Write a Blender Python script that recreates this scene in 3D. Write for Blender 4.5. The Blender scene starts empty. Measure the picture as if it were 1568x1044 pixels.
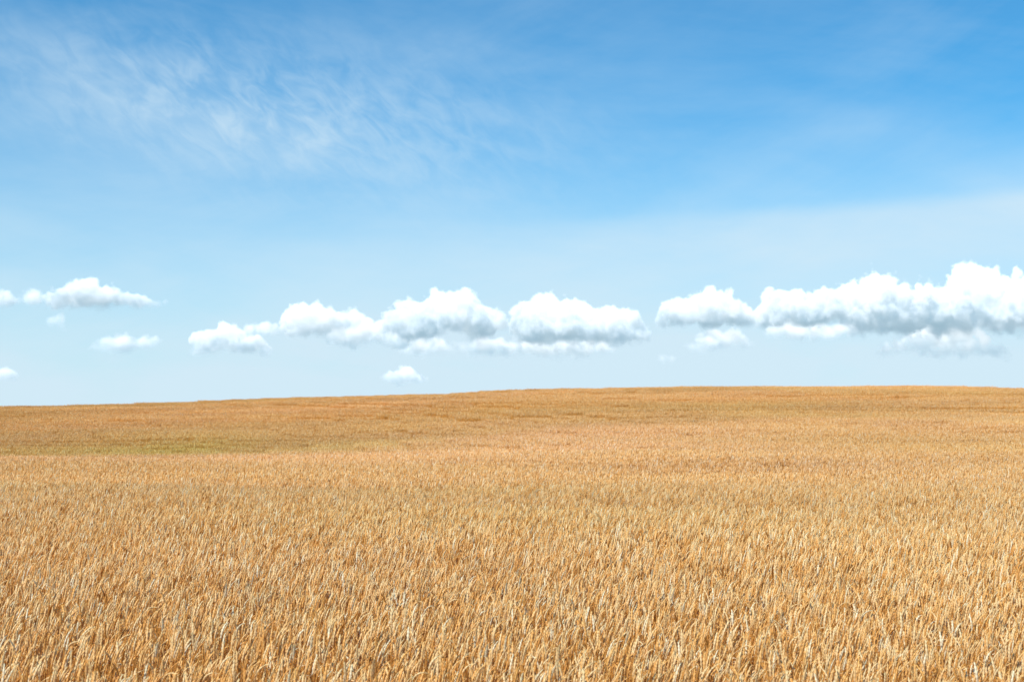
import bpy, math, random
import numpy as np
from mathutils import Vector
rng=np.random.default_rng(7); random.seed(7)
scene=bpy.context.scene
scene.view_settings.view_transform='Standard'; scene.view_settings.look='None'; scene.view_settings.exposure=0

# ---------------------------------------------------------------- sun
SUN_EL=math.radians(47); SUN_AZ=math.radians(220)
S=Vector((math.sin(SUN_AZ)*math.cos(SUN_EL), math.cos(SUN_AZ)*math.cos(SUN_EL), math.sin(SUN_EL)))
sl=bpy.data.lights.new("sun","SUN"); sl.energy=5.0; sl.angle=math.radians(0.53); sl.color=(1,0.955,0.88)
so=bpy.data.objects.new("sun",sl); scene.collection.objects.link(so)
so.rotation_mode='QUATERNION'; so.rotation_quaternion=S.to_track_quat('Z','Y'); so.location=(-40,-30,80)

# ---------------------------------------------------------------- node helpers
class G:
    def __init__(s,nt): s.nt=nt; s.n=nt.nodes; s.l=nt.links
    def node(s,t,**k):
        n=s.n.new(t)
        for a,b in k.items(): setattr(n,a,b)
        return n
    def put(s,sock,v):
        if hasattr(v,'is_output'): s.l.new(v,sock)
        else: sock.default_value=v
    def m(s,op,a,b=0.0,c=0.0,clamp=False):
        n=s.node('ShaderNodeMath',operation=op,use_clamp=clamp)
        s.put(n.inputs[0],a); s.put(n.inputs[1],b); s.put(n.inputs[2],c)
        return n.outputs[0]
    def add(s,a,b): return s.m('ADD',a,b)
    def sub(s,a,b): return s.m('SUBTRACT',a,b)
    def mul(s,a,b): return s.m('MULTIPLY',a,b)
    def sstep(s,v,a,b,lo=0.0,hi=1.0):
        n=s.node('ShaderNodeMapRange',interpolation_type='SMOOTHSTEP')
        s.put(n.inputs[0],v); s.put(n.inputs[1],a); s.put(n.inputs[2],b); s.put(n.inputs[3],lo); s.put(n.inputs[4],hi)
        return n.outputs[0]
    def comb(s,x,y,z=0.0):
        n=s.node('ShaderNodeCombineXYZ'); s.put(n.inputs[0],x); s.put(n.inputs[1],y); s.put(n.inputs[2],z); return n.outputs[0]
    def noise(s,vec,scale,detail=4.0,rough=0.55,dist=0.0):
        n=s.node('ShaderNodeTexNoise'); s.put(n.inputs['Vector'],vec); n.inputs['Scale'].default_value=scale
        n.inputs['Detail'].default_value=detail; n.inputs['Roughness'].default_value=rough; n.inputs['Distortion'].default_value=dist
        return n.outputs[0]
    def mix(s,f,a,b,blend='MIX'):
        n=s.node('ShaderNodeMix',data_type='RGBA',blend_type=blend)
        s.put(n.inputs[0],f); s.put(n.inputs[6],a); s.put(n.inputs[7],b); return n.outputs[2]
    def gauss(s,u,v,cu,cv,su,sv,slope=0.0):
        du=s.sub(u,cu); dv=s.sub(s.sub(v,cv),s.mul(du,slope))
        a=s.m('POWER',s.m('ABSOLUTE',s.mul(du,1/su)),2.0); b=s.m('POWER',s.m('ABSOLUTE',s.mul(dv,1/sv)),2.0)
        return s.m('EXPONENT',s.mul(s.add(a,b),-1.0))

# ---------------------------------------------------------------- world sky
w=bpy.data.worlds.new("World"); scene.world=w; w.use_nodes=True
g=G(w.node_tree); g.n.clear()
sky=g.node('ShaderNodeTexSky',sky_type='NISHITA',sun_disc=False)
sky.sun_elevation=SUN_EL; sky.sun_rotation=SUN_AZ; sky.altitude=300; sky.air_density=1.0; sky.dust_density=0.3; sky.ozone_density=2.0
tc=g.node('ShaderNodeTexCoord'); sep=g.node('ShaderNodeSeparateXYZ'); g.l.new(tc.outputs['Generated'],sep.inputs[0])
X,Y,Z=sep.outputs
STR=0.13
blue=g.mix(1.0,sky.outputs[0],(0.25,0.84,1.09,1),'MULTIPLY')
u=g.m('ARCTAN2',X,Y); v=g.m('ARCSINE',Z)
base=g.m('EXPONENT',g.mul(g.m('POWER',g.m('ABSOLUTE',g.mul(v,1/0.158)),2.0),-1.0))
st=g.noise(g.comb(g.mul(u,1.6),g.add(g.mul(v,7.0),g.mul(u,0.8)),0.3),2.2,6,0.55,0.4)
st2=g.noise(g.comb(g.mul(u,1.0),g.sub(g.mul(v,3.0),g.mul(u,0.9)),4.3),3.0,7,0.6,0.8)
st3=g.noise(g.comb(g.mul(u,3.0),g.sub(g.mul(v,9.0),g.mul(u,1.2)),7.7),4.0,6,0.62,0.6)
f=g.add(base,g.mul(g.sub(st,0.48),0.48)); f=g.add(f,g.mul(g.sub(st2,0.45),0.34)); f=g.add(f,g.mul(g.sub(st3,0.5),0.09))
ru=g.add(g.mul(u,0.80),g.mul(v,-0.60)); rv=g.add(g.mul(u,0.60),g.mul(v,0.80))
mk=g.noise(g.comb(g.mul(ru,38.0),g.mul(rv,80.0),0.0),1.0,3,0.6,0.5)
mk2=g.noise(g.comb(u,g.mul(v,1.7),2.0),9.0,4,0.6)
pm=g.gauss(u,v,-0.17,0.214,0.17,0.042,-0.10)
f=g.add(f,g.mul(g.mul(pm,g.sstep(g.add(mk,g.mul(mk2,0.5)),0.5,1.05)),0.40)); f=g.add(f,g.mul(pm,0.09))
pm=g.gauss(u,v,-0.31,0.245,0.10,0.03,-0.3); f=g.add(f,g.mul(g.mul(pm,mk2),0.26))
cv=g.add(0.140,g.mul(g.sub(u,0.2),0.035)); d=g.sub(v,cv)
band=g.mul(g.sstep(d,0.012,-0.002),g.sstep(d,-0.055,0.0)); band=g.mul(band,g.sstep(u,-0.08,0.2))
f=g.add(f,g.mul(g.mul(band,g.add(0.55,st)),0.26))
f=g.add(f,g.mul(g.gauss(u,v,0.03,0.25,0.12,0.020,-0.1),g.mul(st2,0.26)))
f=g.add(f,g.mul(g.gauss(u,v,0.25,0.20,0.06,0.014,0.1),g.mul(mk2,0.26)))
f=g.add(f,g.mul(g.gauss(u,v,0.28,0.26,0.05,0.02,0.3),g.mul(mk2,0.18)))
f=g.sub(f,g.mul(g.gauss(u,v,0.36,0.21,0.16,0.06),0.08))
f=g.m('MAXIMUM',g.m('MINIMUM',f,0.97),0.03)
hz=(0.66/STR,0.83/STR,0.94/STR,1)
colr=g.mix(f,blue,hz)
bg=g.node('ShaderNodeBackground'); bg.inputs[1].default_value=STR
out=g.node('ShaderNodeOutputWorld')
g.l.new(colr,bg.inputs[0]); g.l.new(bg.outputs[0],out.inputs[0])

# ---------------------------------------------------------------- terrain
cx=np.array([-400,-150,-90,-54,-36.8,-18.2,1.1,8,25.2,39,54,100,160,400.])
cz=np.array([1.9,1.9,1.95,2.45,2.94,3.55,4.24,4.45,4.66,4.59,4.24,3.2,2.6,2.2])
def sm(t): t=np.clip(t,0,1); return t*t*(3-2*t)
def crest(x):
    r=0
    for o in (-9,-4.5,0,4.5,9): r=r+np.interp(x+o,cx,cz)
    return r/5
def H(x,y):
    x=np.asarray(x,float); y=np.asarray(y,float)
    left=1/(1+np.exp((x/np.maximum(y,20)+0.06)/0.07))
    y0=30+28*left
    up=sm((y-y0)/(150.0-y0))
    down=1-sm((y-150)/500.0)
    xs=x*150/np.maximum(y,60)
    xs=np.where(y>150,x,xs)
    h=crest(x)*up*down
    dip=0.36*np.exp(-((y-63)/9.0)**2)*left
    und=0.055*np.sin(x*0.21+y*0.13+1.0)+0.055*np.sin(x*0.07-y*0.31+2.0)+0.03*np.sin(x*0.43+y*0.45)
    und=und*np.exp(-np.maximum(y-170,0)/60.)
    return h-dip+und*sm((y-4)/15)
def axis(lo,hi,step,far,grow=1.25):
    a=list(np.arange(lo,hi+step*0.5,step)); s=step
    b=a[-1]
    while b<far: s*=grow; b+=s; a.append(b)
    s=step; b=a[0]
    while b>-far: s*=grow; b-=s; a.insert(0,b)
    return np.array(a)
gx=axis(-100,100,2.0,9000); gy=axis(-10,200,2.0,9000)
GX,GY=np.meshgrid(gx,gy); GZ=H(GX,GY)
nx,ny=len(gx),len(gy)
V=np.stack([GX.ravel(),GY.ravel(),GZ.ravel()],1)
ii,jj=np.meshgrid(np.arange(nx-1),np.arange(ny-1)); a=(jj*nx+ii).ravel()
F=np.stack([a,a+1,a+nx+1,a+nx],1)
me=bpy.data.meshes.new("ground"); me.from_pydata(V.tolist(),[],F.tolist())
me.polygons.foreach_set('use_smooth',[True]*len(me.polygons))
ground=bpy.data.objects.new("ground",me); scene.collection.objects.link(ground)
mt=bpy.data.materials.new("stubble_soil"); mt.use_nodes=True; g=G(mt.node_tree); b=g.n['Principled BSDF']
geo=g.node('ShaderNodeNewGeometry')
n1=g.noise(geo.outputs['Position'],0.08,5); n2=g.noise(geo.outputs['Position'],6.0,6,0.7)
c=g.mix(n2,(0.22,0.12,0.04,1),(0.55,0.34,0.13,1)); c=g.mix(g.mul(n1,0.5),c,(0.5,0.3,0.11,1))
g.l.new(c,b.inputs['Base Color']); b.inputs['Roughness'].default_value=0.95
bp=g.node('ShaderNodeBump'); bp.inputs['Strength'].default_value=0.8; bp.inputs['Distance'].default_value=0.1; g.l.new(n2,bp.inputs['Height']); g.l.new(bp.outputs[0],b.inputs['Normal'])
me.materials.append(mt)

# ---------------------------------------------------------------- wheat material
wm=bpy.data.materials.new("ripe_wheat"); wm.use_nodes=True; g=G(wm.node_tree); b=g.n['Principled BSDF']; o=g.n['Material Output']
at=g.node('ShaderNodeAttribute',attribute_name='col'); ti=g.node('ShaderNodeAttribute',attribute_name='tint',attribute_type='INSTANCER')
col=g.mix(1.0,at.outputs['Color'],ti.outputs['Color'],'MULTIPLY')
g.l.new(col,b.inputs['Base Color']); b.inputs['Roughness'].default_value=0.48; b.inputs['Specular IOR Level'].default_value=0.3
tr=g.node('ShaderNodeBsdfTranslucent'); g.l.new(col,tr.inputs[0]); mx=g.node('ShaderNodeMixShader'); mx.inputs[0].default_value=0.22
g.l.new(b.outputs[0],mx.inputs[1]); g.l.new(tr.outputs[0],mx.inputs[2]); g.l.new(mx.outputs[0],o.inputs[0])

def tube(P,RA,RB,A,nsid):
    N,K,_=P.shape
    T=np.gradient(P,axis=1); T/=np.linalg.norm(T,axis=2,keepdims=True)+1e-9
    Ae=np.repeat(A[:,None,:],K,1); B=np.cross(T,Ae); B/=np.linalg.norm(B,axis=2,keepdims=True)+1e-9
    vs=[]
    for s in range(nsid):
        t=2*math.pi*s/nsid
        vs.append(P+Ae*(RA*math.cos(t))[...,None]+B*(RB*math.sin(t))[...,None])
    V=np.stack(vs,2).reshape(-1,3)
    base=(np.arange(N)*K*nsid)[:,None,None]+(np.arange(K-1)*nsid)[None,:,None]
    s=np.arange(nsid)[None,None,:]; s2=(s+1)%nsid
    F=np.stack([base+s,base+s2,base+nsid+s2,base+nsid+s],3).reshape(-1,4)
    return V,F
def strip(P,W,A):
    N,K,_=P.shape
    V=np.stack([P-A[:,None,:]*W[...,None],P+A[:,None,:]*W[...,None]],2).reshape(-1,3)
    base=(np.arange(N)*K*2)[:,None]+(np.arange(K-1)*2)[None,:]
    F=np.stack([base,base+1,base+3,base+2],2).reshape(-1,4)
    return V,F
def patch(name,N,side_m,lod,seed):
    r=np.random.default_rng(seed)
    bx=r.uniform(-.5,.5,N)*side_m+r.normal(0,0.12,N); by=r.uniform(-.5,.5,N)*side_m+r.normal(0,0.12,N)
    Hs=np.clip(r.normal(0.74,0.05,N),0.55,0.88)
    wide=[1.0,1.25,1.85][lod]
    la=r.normal(0.3,1.0,N)
    D=np.stack([np.cos(la),np.sin(la),0*la],1); A=np.stack([-np.sin(la),np.cos(la),0*la],1)
    lean=np.abs(r.normal(0.03,0.04,N))
    Ks=[5,3,2][lod]; t=np.linspace(0,1,Ks)
    z0=[0,0.2,0.3][lod]
    Ps=np.zeros((N,Ks,3)); Ps[:,:,0]=bx[:,None]; Ps[:,:,1]=by[:,None]
    Ps+=D[:,None,:]*(lean[:,None]*t[None]**2)[...,None]; Ps[:,:,2]=z0+(Hs[:,None]-z0)*t[None]
    Vs=[];Fs=[];Cs=[];off=0
    tone=r.uniform(0,1,N)
    gold=np.array([0.90,0.49,0.138]); pale=np.array([0.97,0.705,0.375]); brown=np.array([0.60,0.26,0.05])
    base=np.where(tone[:,None]<0.2,brown+(gold-brown)*(tone[:,None]/0.2),gold+(pale-gold)*(((tone[:,None]-0.2)/0.8)**1.0))
    base=np.where(r.random(N)[:,None]<0.06,np.array([0.97,0.80,0.54]),base)
    def push(V,F,C):
        nonlocal off
        Vs.append(V);Fs.append(F+off);Cs.append(C);off+=len(V)
    sr=0.0019*wide
    V,F=tube(Ps,np.full((N,Ks),sr),np.full((N,Ks),sr),A,3)
    c=np.array([0.90,0.47,0.115])*(0.77+0.28*tone[:,None]); c=np.repeat(c,Ks*3,0); push(V,F,c)
    Ke=[11,5,3][lod]; L=r.uniform(0.08,0.125,N)*(1 if lod<2 else 1.1)
    th0=np.arctan2(2*lean,Hs)+r.uniform(0,0.2,N); dth=np.abs(r.normal(0.25,0.5,N))
    u=np.linspace(0,1,Ke); th=th0[:,None]+dth[:,None]*u[None]
    ds=L[:,None]/(Ke-1)
    hx=np.concatenate([np.zeros((N,1)),np.cumsum(np.sin(th[:,:-1])*ds,1)],1); hz=np.concatenate([np.zeros((N,1)),np.cumsum(np.cos(th[:,:-1])*ds,1)],1)
    Pe=Ps[:,-1:,:]+D[:,None,:]*hx[...,None]; Pe[:,:,2]+=hz
    prof=np.sin(np.clip(u*0.9+0.1,0,1)*math.pi)**0.6; prof[-1]=0.08
    if lod==0: prof=prof*np.where(np.arange(Ke)%2==0,0.72,1.12)
    ew=r.uniform(0.0055,0.0088,N)[:,None]*wide*(0.85 if lod==2 else 1)
    ns=[5,4,3][lod]
    V,F=tube(Pe,ew*prof[None],ew*0.72*prof[None],A,ns)
    k=(np.where(np.arange(Ke)%2==0,0.80,1.08) if lod==0 else np.ones(Ke))*(0.9+0.18*u)
    c=(base[:,None,:]*k[None,:,None]); c=np.repeat(c.reshape(-1,3),ns,0); push(V,F,c)
    if lod<2:
        na=[8,2][lod]
        for j in range(na):
            kk=r.integers(1,Ke-1,N); P0=Pe[np.arange(N),kk]
            thk=th[np.arange(N),kk]; T=D*np.sin(thk)[:,None]; T[:,2]=np.cos(thk)
            sgn=np.where(r.random(N)<0.5,-1,1)[:,None]
            dirv=T+A*sgn*r.uniform(0.15,0.4,N)[:,None]+D*r.normal(0,0.2,N)[:,None]; dirv/=np.linalg.norm(dirv,axis=1,keepdims=True)
            ln=r.uniform(0.015,0.035,N)[:,None]
            P=np.stack([P0,P0+dirv*ln*0.5,P0+dirv*ln],1)
            W=np.tile(np.array([0.0016,0.0018,0.0002])*wide,(N,1))
            side=np.cross(dirv,r.normal(0,1,(N,3))); side/=np.linalg.norm(side,axis=1,keepdims=True)
            V,F=strip(P,W,side); push(V,F,np.repeat(base*1.12,6,0))
    M=int(N*[0.9,0.5,0.3][lod]); idx=r.choice(N,M,replace=False)
    Kl=[6,4,3][lod]; u=np.linspace(0,1,Kl); hh=r.uniform(0.35,0.95,M)*Hs[idx]
    az=r.uniform(0,2*math.pi,M); d=np.stack([np.cos(az),np.sin(az),0*az],1); sd=np.stack([-np.sin(az),np.cos(az),0*az],1)
    ll=r.uniform(0.06,0.18,M); rise=r.uniform(0.0,1.3,M); droop=r.uniform(0.3,1.6,M)
    P=np.zeros((M,Kl,3)); P[:,:,0]=bx[idx][:,None];P[:,:,1]=by[idx][:,None];P[:,:,2]=hh[:,None]
    P+=d[:,None,:]*(ll[:,None]*u[None])[...,None]; P[:,:,2]+=ll[:,None]*(rise[:,None]*u[None]-droop[:,None]*u[None]**2)
    sd=sd+np.array([0,0,1])*r.normal(0,0.6,M)[:,None]; sd/=np.linalg.norm(sd,axis=1,keepdims=True)
    W=(r.uniform(0.002,0.0055,M)*wide)[:,None]*np.sin((1-u*0.95)*math.pi*0.55)[None]
    V,F=strip(P,W,sd); t2=r.uniform(0,1,M)[:,None]; c=np.array([0.87,0.49,0.15])*(1-t2)+np.array([0.97,0.77,0.48])*t2
    push(V,F,np.repeat(c,Kl*2,0))
    V=np.concatenate(Vs);F=np.concatenate(Fs);C=np.concatenate(Cs)
    m=bpy.data.meshes.new(name); m.vertices.add(len(V)); m.vertices.foreach_set('co',V.astype(np.float32).ravel())
    m.loops.add(F.size); m.loops.foreach_set('vertex_index',F.astype(np.int32).ravel())
    m.polygons.add(len(F)); m.polygons.foreach_set('loop_start',np.arange(0,F.size,4,dtype=np.int32)); m.polygons.foreach_set('loop_total',np.full(len(F),4,np.int32))
    m.update(calc_edges=True)
    m.polygons.foreach_set('use_smooth',[True]*len(m.polygons))
    ca=m.color_attributes.new('col','FLOAT_COLOR','POINT'); ca.data.foreach_set('color',np.concatenate([np.clip(C,0,0.95),np.ones((len(C),1))],1).astype(np.float32).ravel())
    m.materials.append(wm)
    return bpy.data.objects.new(name,m)
coll=bpy.data.collections.new("wheat_tufts")
spec=[(0,370,1.0,8),(1,1200,2.0,7),(2,1900,3.0,6)]
k=0; ranges=[]
for lod,N,R,cnt in spec:
    st=k
    for i in range(cnt):
        coll.objects.link(patch("wheat_tuft_%02d"%k,N,R,lod,100+k)); k+=1
    ranges.append((st,k))
def hashnoise(x,y,s,seed):
    x=x/s+seed*17.3; y=y/s+seed*5.1
    xi=np.floor(x).astype(int); yi=np.floor(y).astype(int); fx=sm(x-xi); fy=sm(y-yi)
    def h(a,b):
        n=np.sin(a*127.1+b*311.7+seed*13.7)*43758.5453; return n-np.floor(n)
    return (h(xi,yi)*(1-fx)+h(xi+1,yi)*fx)*(1-fy)+(h(xi,yi+1)*(1-fx)+h(xi+1,yi+1)*fx)*fy
pts=[];rot=[];scl=[];idx=[]
zones=[(0,2.5,29.4,1.0,5.0),(1,30.8,82,2.0,8.0),(2,84,190,3.0,18.0)]
for lod,y0,y1,stp,mar in zones:
    ys=np.arange(y0,y1,stp)
    for y in ys:
        hw=0.40*y+mar; o0=rng.uniform(0,stp)
        xs=np.arange(-hw,hw,stp)+o0; xs=xs+rng.uniform(-0.06,0.06,len(xs))*stp; yy=y+rng.uniform(-0.06,0.06,len(xs))*stp
        pts.append(np.stack([xs,yy,H(xs,yy)],1)); n=len(xs)
        rot.append(rng.normal(0,0.05,n)); idx.append(rng.integers(ranges[lod][0],ranges[lod][1],n))
        nz=hashnoise(xs,yy,3.0,1)+hashnoise(xs,yy,9.0,2)-1
        scl.append(1+0.08*nz+rng.normal(0,0.015,n))
P=np.concatenate(pts);rot=np.concatenate(rot);scl=np.concatenate(scl);idx=np.concatenate(idx)
x,y=P[:,0],P[:,1]
nA=hashnoise(x,y,14,3);nB=hashnoise(x,y,5,4);nC=hashnoise(x*0.4,y,4,5)
rows=hashnoise(x*0.16+3,y-0.12*x,3.2,8)+hashnoise(x*0.10,y-0.12*x,7.0,9)-1      # uneven tone along slanted rows, hinting at tractor lines
v=0.95+0.11*nA+0.09*(nB-.5)+0.09*(nC-.5)+0.10*rows*sm((y-30)/40.)
az=x/np.maximum(y,5)
lf=1/(1+np.exp((az+0.06)/0.07))
v*=1-0.04*sm((y-45)/25.)*lf+0.05*np.exp(-((y-42)/12)**2)*lf
fr=sm((y-50)/60.)
tint=np.stack([v*(1+0.05*fr),v*(0.98+0.06*(nB-.5))*(1+0.015*fr),v*(0.97+0.2*(nA-.5))*(1-0.12*fr)],1)
gp=np.exp(-((y-68)/7.0)**2)*np.exp(-((az+0.22)/0.15)**2)*(0.4+0.8*nB)
tint*=(1+gp[:,None]*np.array([-0.11,0.00,-0.22]))
me=bpy.data.meshes.new("wheat_field"); me.from_pydata(P.tolist(),[],[])
def addattr(n,t,d,key):
    at=me.attributes.new(n,t,'POINT'); at.data.foreach_set(key,d.ravel())
addattr('rot','FLOAT',rot.astype(np.float32),'value');addattr('scl','FLOAT',scl.astype(np.float32),'value')
addattr('idx','INT',idx.astype(np.int32),'value');addattr('tint','FLOAT_VECTOR',tint.astype(np.float32),'vector')
wf=bpy.data.objects.new("wheat_field",me); scene.collection.objects.link(wf)
ng=bpy.data.node_groups.new("scatter_wheat",'GeometryNodeTree')
ng.interface.new_socket("Geometry",in_out='INPUT',socket_type='NodeSocketGeometry'); ng.interface.new_socket("Geometry",in_out='OUTPUT',socket_type='NodeSocketGeometry')
gi=ng.nodes.new('NodeGroupInput');go=ng.nodes.new('NodeGroupOutput');ip=ng.nodes.new('GeometryNodeInstanceOnPoints')
ci=ng.nodes.new('GeometryNodeCollectionInfo'); ci.inputs[0].default_value=coll; ci.inputs['Separate Children'].default_value=True; ci.inputs['Reset Children'].default_value=True
def na(n,t):
    q=ng.nodes.new('GeometryNodeInputNamedAttribute'); q.data_type=t; q.inputs[0].default_value=n; return q.outputs[0]
cb=ng.nodes.new('ShaderNodeCombineXYZ'); L=ng.links
L.new(na('rot','FLOAT'),cb.inputs[2]); L.new(gi.outputs[0],ip.inputs['Points']); L.new(ci.outputs[0],ip.inputs['Instance']); ip.inputs['Pick Instance'].default_value=True
L.new(na('idx','INT'),ip.inputs['Instance Index']); L.new(cb.outputs[0],ip.inputs['Rotation']); L.new(na('scl','FLOAT'),ip.inputs['Scale']); L.new(ip.outputs[0],go.inputs[0])
md=wf.modifiers.new("scatter",'NODES'); md.node_group=ng
print("instances",len(P))

# ---------------------------------------------------------------- cumulus clouds: real vapour volumes ~5 km away
DENS=0.09
def cloud_tree():
    ng=bpy.data.node_groups.new("vapour_field",'GeometryNodeTree')
    I=ng.interface.new_socket
    I("Geometry",in_out='INPUT',socket_type='NodeSocketGeometry'); I("Min",in_out='INPUT',socket_type='NodeSocketVector'); I("Max",in_out='INPUT',socket_type='NodeSocketVector')
    for q in ("RX","RY","RZ"): I(q,in_out='INPUT',socket_type='NodeSocketInt')
    for q in ("Base","Amp","Gain","Ragged"): I(q,in_out='INPUT',socket_type='NodeSocketFloat')
    I("Material",in_out='INPUT',socket_type='NodeSocketMaterial')
    I("Geometry",in_out='OUTPUT',socket_type='NodeSocketGeometry')
    g=G(ng); gi=g.node('NodeGroupInput'); go=g.node('NodeGroupOutput'); i=gi.outputs
    vc=g.node('GeometryNodeVolumeCube')
    for k,s in (('Min','Min'),('Max','Max'),('Resolution X','RX'),('Resolution Y','RY'),('Resolution Z','RZ')): g.l.new(i[s],vc.inputs[k])
    pos=g.node('GeometryNodeInputPosition').outputs[0]
    sn=g.node('GeometryNodeSampleNearest',domain='POINT'); g.l.new(i['Geometry'],sn.inputs[0])
    nw=g.node('ShaderNodeTexNoise'); g.l.new(pos,nw.inputs['Vector']); nw.inputs['Scale'].default_value=0.012; nw.inputs['Detail'].default_value=4; nw.inputs['Roughness'].default_value=0.55
    sb=g.node('ShaderNodeVectorMath',operation='SUBTRACT'); g.l.new(nw.outputs['Color'],sb.inputs[0]); sb.inputs[1].default_value=(0.5,0.5,0.5)
    sc2=g.node('ShaderNodeVectorMath',operation='SCALE'); g.l.new(sb.outputs[0],sc2.inputs[0]); sc2.inputs['Scale'].default_value=75
    wp=g.node('ShaderNodeVectorMath',operation='ADD'); g.l.new(pos,wp.inputs[0]); g.l.new(sc2.outputs[0],wp.inputs[1])
    g.l.new(wp.outputs[0],sn.inputs['Sample Position'])
    def samp(dt,valout):
        q=g.node('GeometryNodeSampleIndex',data_type=dt,domain='POINT'); g.l.new(i['Geometry'],q.inputs['Geometry']); g.l.new(valout,q.inputs['Value']); g.l.new(sn.outputs[0],q.inputs['Index']); return q.outputs[0]
    na=g.node('GeometryNodeInputNamedAttribute',data_type='FLOAT'); na.inputs[0].default_value='rad'
    cen=samp('FLOAT_VECTOR',pos); rad=samp('FLOAT',na.outputs[0])
    ds=g.node('ShaderNodeVectorMath',operation='DISTANCE'); g.l.new(wp.outputs[0],ds.inputs[0]); g.l.new(cen,ds.inputs[1])
    sd=g.sub(1.0,g.m('DIVIDE',ds.outputs['Value'],rad))
    n=g.node('ShaderNodeTexNoise'); g.l.new(pos,n.inputs['Vector']); n.inputs['Scale'].default_value=0.024; n.inputs['Detail'].default_value=5; n.inputs['Roughness'].default_value=0.62
    nl=g.node('ShaderNodeTexNoise'); g.l.new(pos,nl.inputs['Vector']); nl.inputs['Scale'].default_value=0.007; nl.inputs['Detail'].default_value=3
    f=g.add(sd,g.mul(g.sub(n.outputs[0],0.5),i['Amp'])); f=g.add(f,g.mul(g.sub(nl.outputs[0],0.5),1.0))
    sp=g.node('ShaderNodeSeparateXYZ'); g.l.new(pos,sp.inputs[0])
    zz=g.add(g.sub(sp.outputs[2],i['Base']),g.add(g.mul(g.sub(n.outputs[0],0.5),90.0),g.mul(g.sub(nl.outputs[0],0.5),g.mul(i['Ragged'],1.6))))
    f=g.m('MULTIPLY',f,i['Gain'],clamp=True)
    cut=g.m('MULTIPLY',zz,1/55.0,clamp=True)
    g.l.new(g.mul(f,g.mul(cut,cut)),vc.inputs['Density'])
    smt=g.node('GeometryNodeSetMaterial'); g.l.new(i['Material'],smt.inputs['Material'])
    g.l.new(vc.outputs[0],smt.inputs[0]); g.l.new(smt.outputs[0],go.inputs[0]); return ng
NG=cloud_tree()
IDS={it.name:it.identifier for it in NG.interface.items_tree if it.in_out=='INPUT'}
def vapour(base,top,lo):
    cm=bpy.data.materials.new("cloud_vapour"); cm.use_nodes=True; g=G(cm.node_tree); g.n.clear()
    o=g.node('ShaderNodeOutputMaterial')
    at=g.node('ShaderNodeAttribute',attribute_name='density'); geo=g.node('ShaderNodeNewGeometry'); sp=g.node('ShaderNodeSeparateXYZ'); g.l.new(geo.outputs['Position'],sp.inputs[0])
    sc=g.node('ShaderNodeVolumeScatter'); sc.inputs['Color'].default_value=(1,1,1,1); sc.inputs['Anisotropy'].default_value=-0.35
    dk=g.mul(at.outputs['Fac'],DENS); g.l.new(dk,sc.inputs['Density'])
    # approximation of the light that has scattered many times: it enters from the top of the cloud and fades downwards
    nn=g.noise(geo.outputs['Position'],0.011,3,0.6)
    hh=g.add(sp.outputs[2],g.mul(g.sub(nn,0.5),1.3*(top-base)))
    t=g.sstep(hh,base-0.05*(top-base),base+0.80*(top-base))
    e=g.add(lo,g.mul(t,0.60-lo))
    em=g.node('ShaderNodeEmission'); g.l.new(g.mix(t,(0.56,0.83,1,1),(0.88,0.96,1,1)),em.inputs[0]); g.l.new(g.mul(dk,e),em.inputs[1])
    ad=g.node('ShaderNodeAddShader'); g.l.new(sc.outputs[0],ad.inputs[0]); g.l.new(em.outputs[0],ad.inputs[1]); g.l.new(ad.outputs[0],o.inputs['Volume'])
    return cm
def cloud(lobes,base,y0,vox=5.5,amp=2.2,gain=3.8,rag=110,lo=0.34):
    R=random.Random(int(abs(lobes[0][0]))+3); pts=[];rr=[]
    for (xc,hw,top,bz) in lobes:
        h=top-bz; n=int(9+hw/5)
        for i in range(n):
            u=R.uniform(-1,1); prof=math.sqrt(max(0.0,1-u*u))
            rad=(0.28+0.30*R.random())*h*(0.40+0.60*prof)
            zc=bz+R.uniform(0.15,1.0)*max(h*prof-rad,0.05*h)
            pts.append((xc+u*hw*0.92,y0+R.uniform(-1,1)*hw*0.5*prof,zc)); rr.append(rad*1.15)
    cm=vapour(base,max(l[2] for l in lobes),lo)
    me=bpy.data.meshes.new("cumulus_cloud"); me.from_pydata(pts,[],[]); a=me.attributes.new('rad','FLOAT','POINT'); a.data.foreach_set('value',rr)
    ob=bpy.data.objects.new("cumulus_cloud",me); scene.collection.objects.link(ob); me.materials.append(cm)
    A=np.array(pts); r=max(rr)*1.3+20; mn=A.min(0)-r; mxx=A.max(0)+r; mn[2]=base-60
    md=ob.modifiers.new("vapour",'NODES'); md.node_group=NG
    md[IDS['Min']]=tuple(float(q) for q in mn); md[IDS['Max']]=tuple(float(q) for q in mxx)
    for k,q in zip(('RX','RY','RZ'),(mxx-mn)/vox): md[IDS[k]]=int(max(4,q))
    md[IDS['Base']]=float(base); md[IDS['Amp']]=float(amp); md[IDS['Gain']]=float(gain); md[IDS['Ragged']]=float(rag); md[IDS['Material']]=cm
D=5000
def zx(px): return (px-784)*2.296
def zz(py): return 280+(522-py)*2.296
def C(base,lobes,**k):
    y0=k.pop('y',D)
    cloud([(zx(a),b*2.296,zz(c),zz(d)) for a,b,c,d in lobes],zz(base),y0,**k)
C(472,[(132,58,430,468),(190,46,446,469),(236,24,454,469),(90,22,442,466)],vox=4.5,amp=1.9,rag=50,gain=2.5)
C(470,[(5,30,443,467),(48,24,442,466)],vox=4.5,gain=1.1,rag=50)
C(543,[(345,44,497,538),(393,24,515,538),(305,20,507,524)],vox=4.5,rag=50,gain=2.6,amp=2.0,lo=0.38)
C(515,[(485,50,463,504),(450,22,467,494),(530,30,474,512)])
C(534,[(560,38,490,526),(590,26,504,530),(535,30,496,520)],gain=2.6,lo=0.40)
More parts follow.
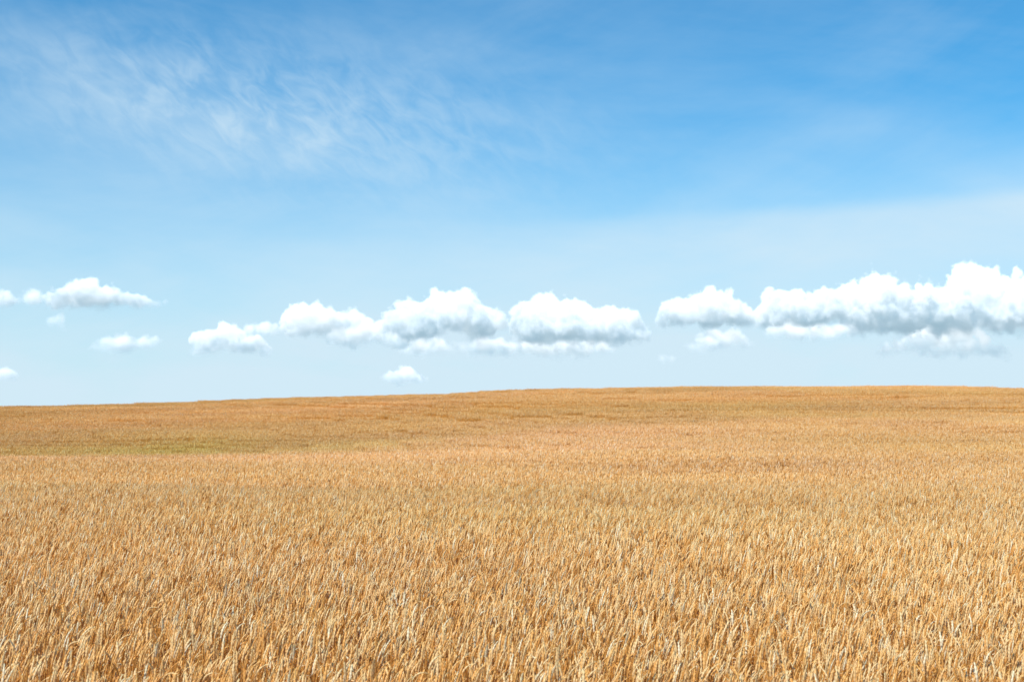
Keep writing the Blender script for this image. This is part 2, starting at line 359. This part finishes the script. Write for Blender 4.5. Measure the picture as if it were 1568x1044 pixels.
C(520,[(400,32,490,514)],vox=4.5,gain=0.9,rag=50)
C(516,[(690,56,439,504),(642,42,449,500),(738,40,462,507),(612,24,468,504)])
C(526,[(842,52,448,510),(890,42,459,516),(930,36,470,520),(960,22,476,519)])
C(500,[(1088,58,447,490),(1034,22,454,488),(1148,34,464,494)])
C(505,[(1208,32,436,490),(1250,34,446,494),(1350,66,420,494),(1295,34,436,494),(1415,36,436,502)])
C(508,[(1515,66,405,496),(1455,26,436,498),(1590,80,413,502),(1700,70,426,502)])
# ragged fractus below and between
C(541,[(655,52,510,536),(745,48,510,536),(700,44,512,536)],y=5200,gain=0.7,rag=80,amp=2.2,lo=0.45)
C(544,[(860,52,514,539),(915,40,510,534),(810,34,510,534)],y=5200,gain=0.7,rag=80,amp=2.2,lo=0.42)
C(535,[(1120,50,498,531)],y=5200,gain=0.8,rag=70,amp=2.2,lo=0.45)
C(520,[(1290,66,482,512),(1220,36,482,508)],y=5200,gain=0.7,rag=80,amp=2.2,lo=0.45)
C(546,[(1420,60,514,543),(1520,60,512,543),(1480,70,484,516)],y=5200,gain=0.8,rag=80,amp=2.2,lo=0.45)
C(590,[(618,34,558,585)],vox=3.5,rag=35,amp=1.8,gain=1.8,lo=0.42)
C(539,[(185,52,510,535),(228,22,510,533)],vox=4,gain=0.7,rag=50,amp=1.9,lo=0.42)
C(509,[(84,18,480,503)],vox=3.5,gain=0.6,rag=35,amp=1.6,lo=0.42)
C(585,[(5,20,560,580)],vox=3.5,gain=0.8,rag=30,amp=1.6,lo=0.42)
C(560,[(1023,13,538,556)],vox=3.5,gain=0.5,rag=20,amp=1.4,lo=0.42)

# ---------------------------------------------------------------- camera
cam=bpy.data.cameras.new("camera"); cam.lens=50; cam.sensor_width=36; cam.clip_end=30000; cam.clip_start=0.05
co=bpy.data.objects.new("camera",cam); scene.collection.objects.link(co); co.location=(0,0,2.1); co.rotation_euler=(math.radians(93.2),0,0)
cam.dof.use_dof=True; cam.dof.focus_distance=14; cam.dof.aperture_fstop=5.6
scene.camera=co
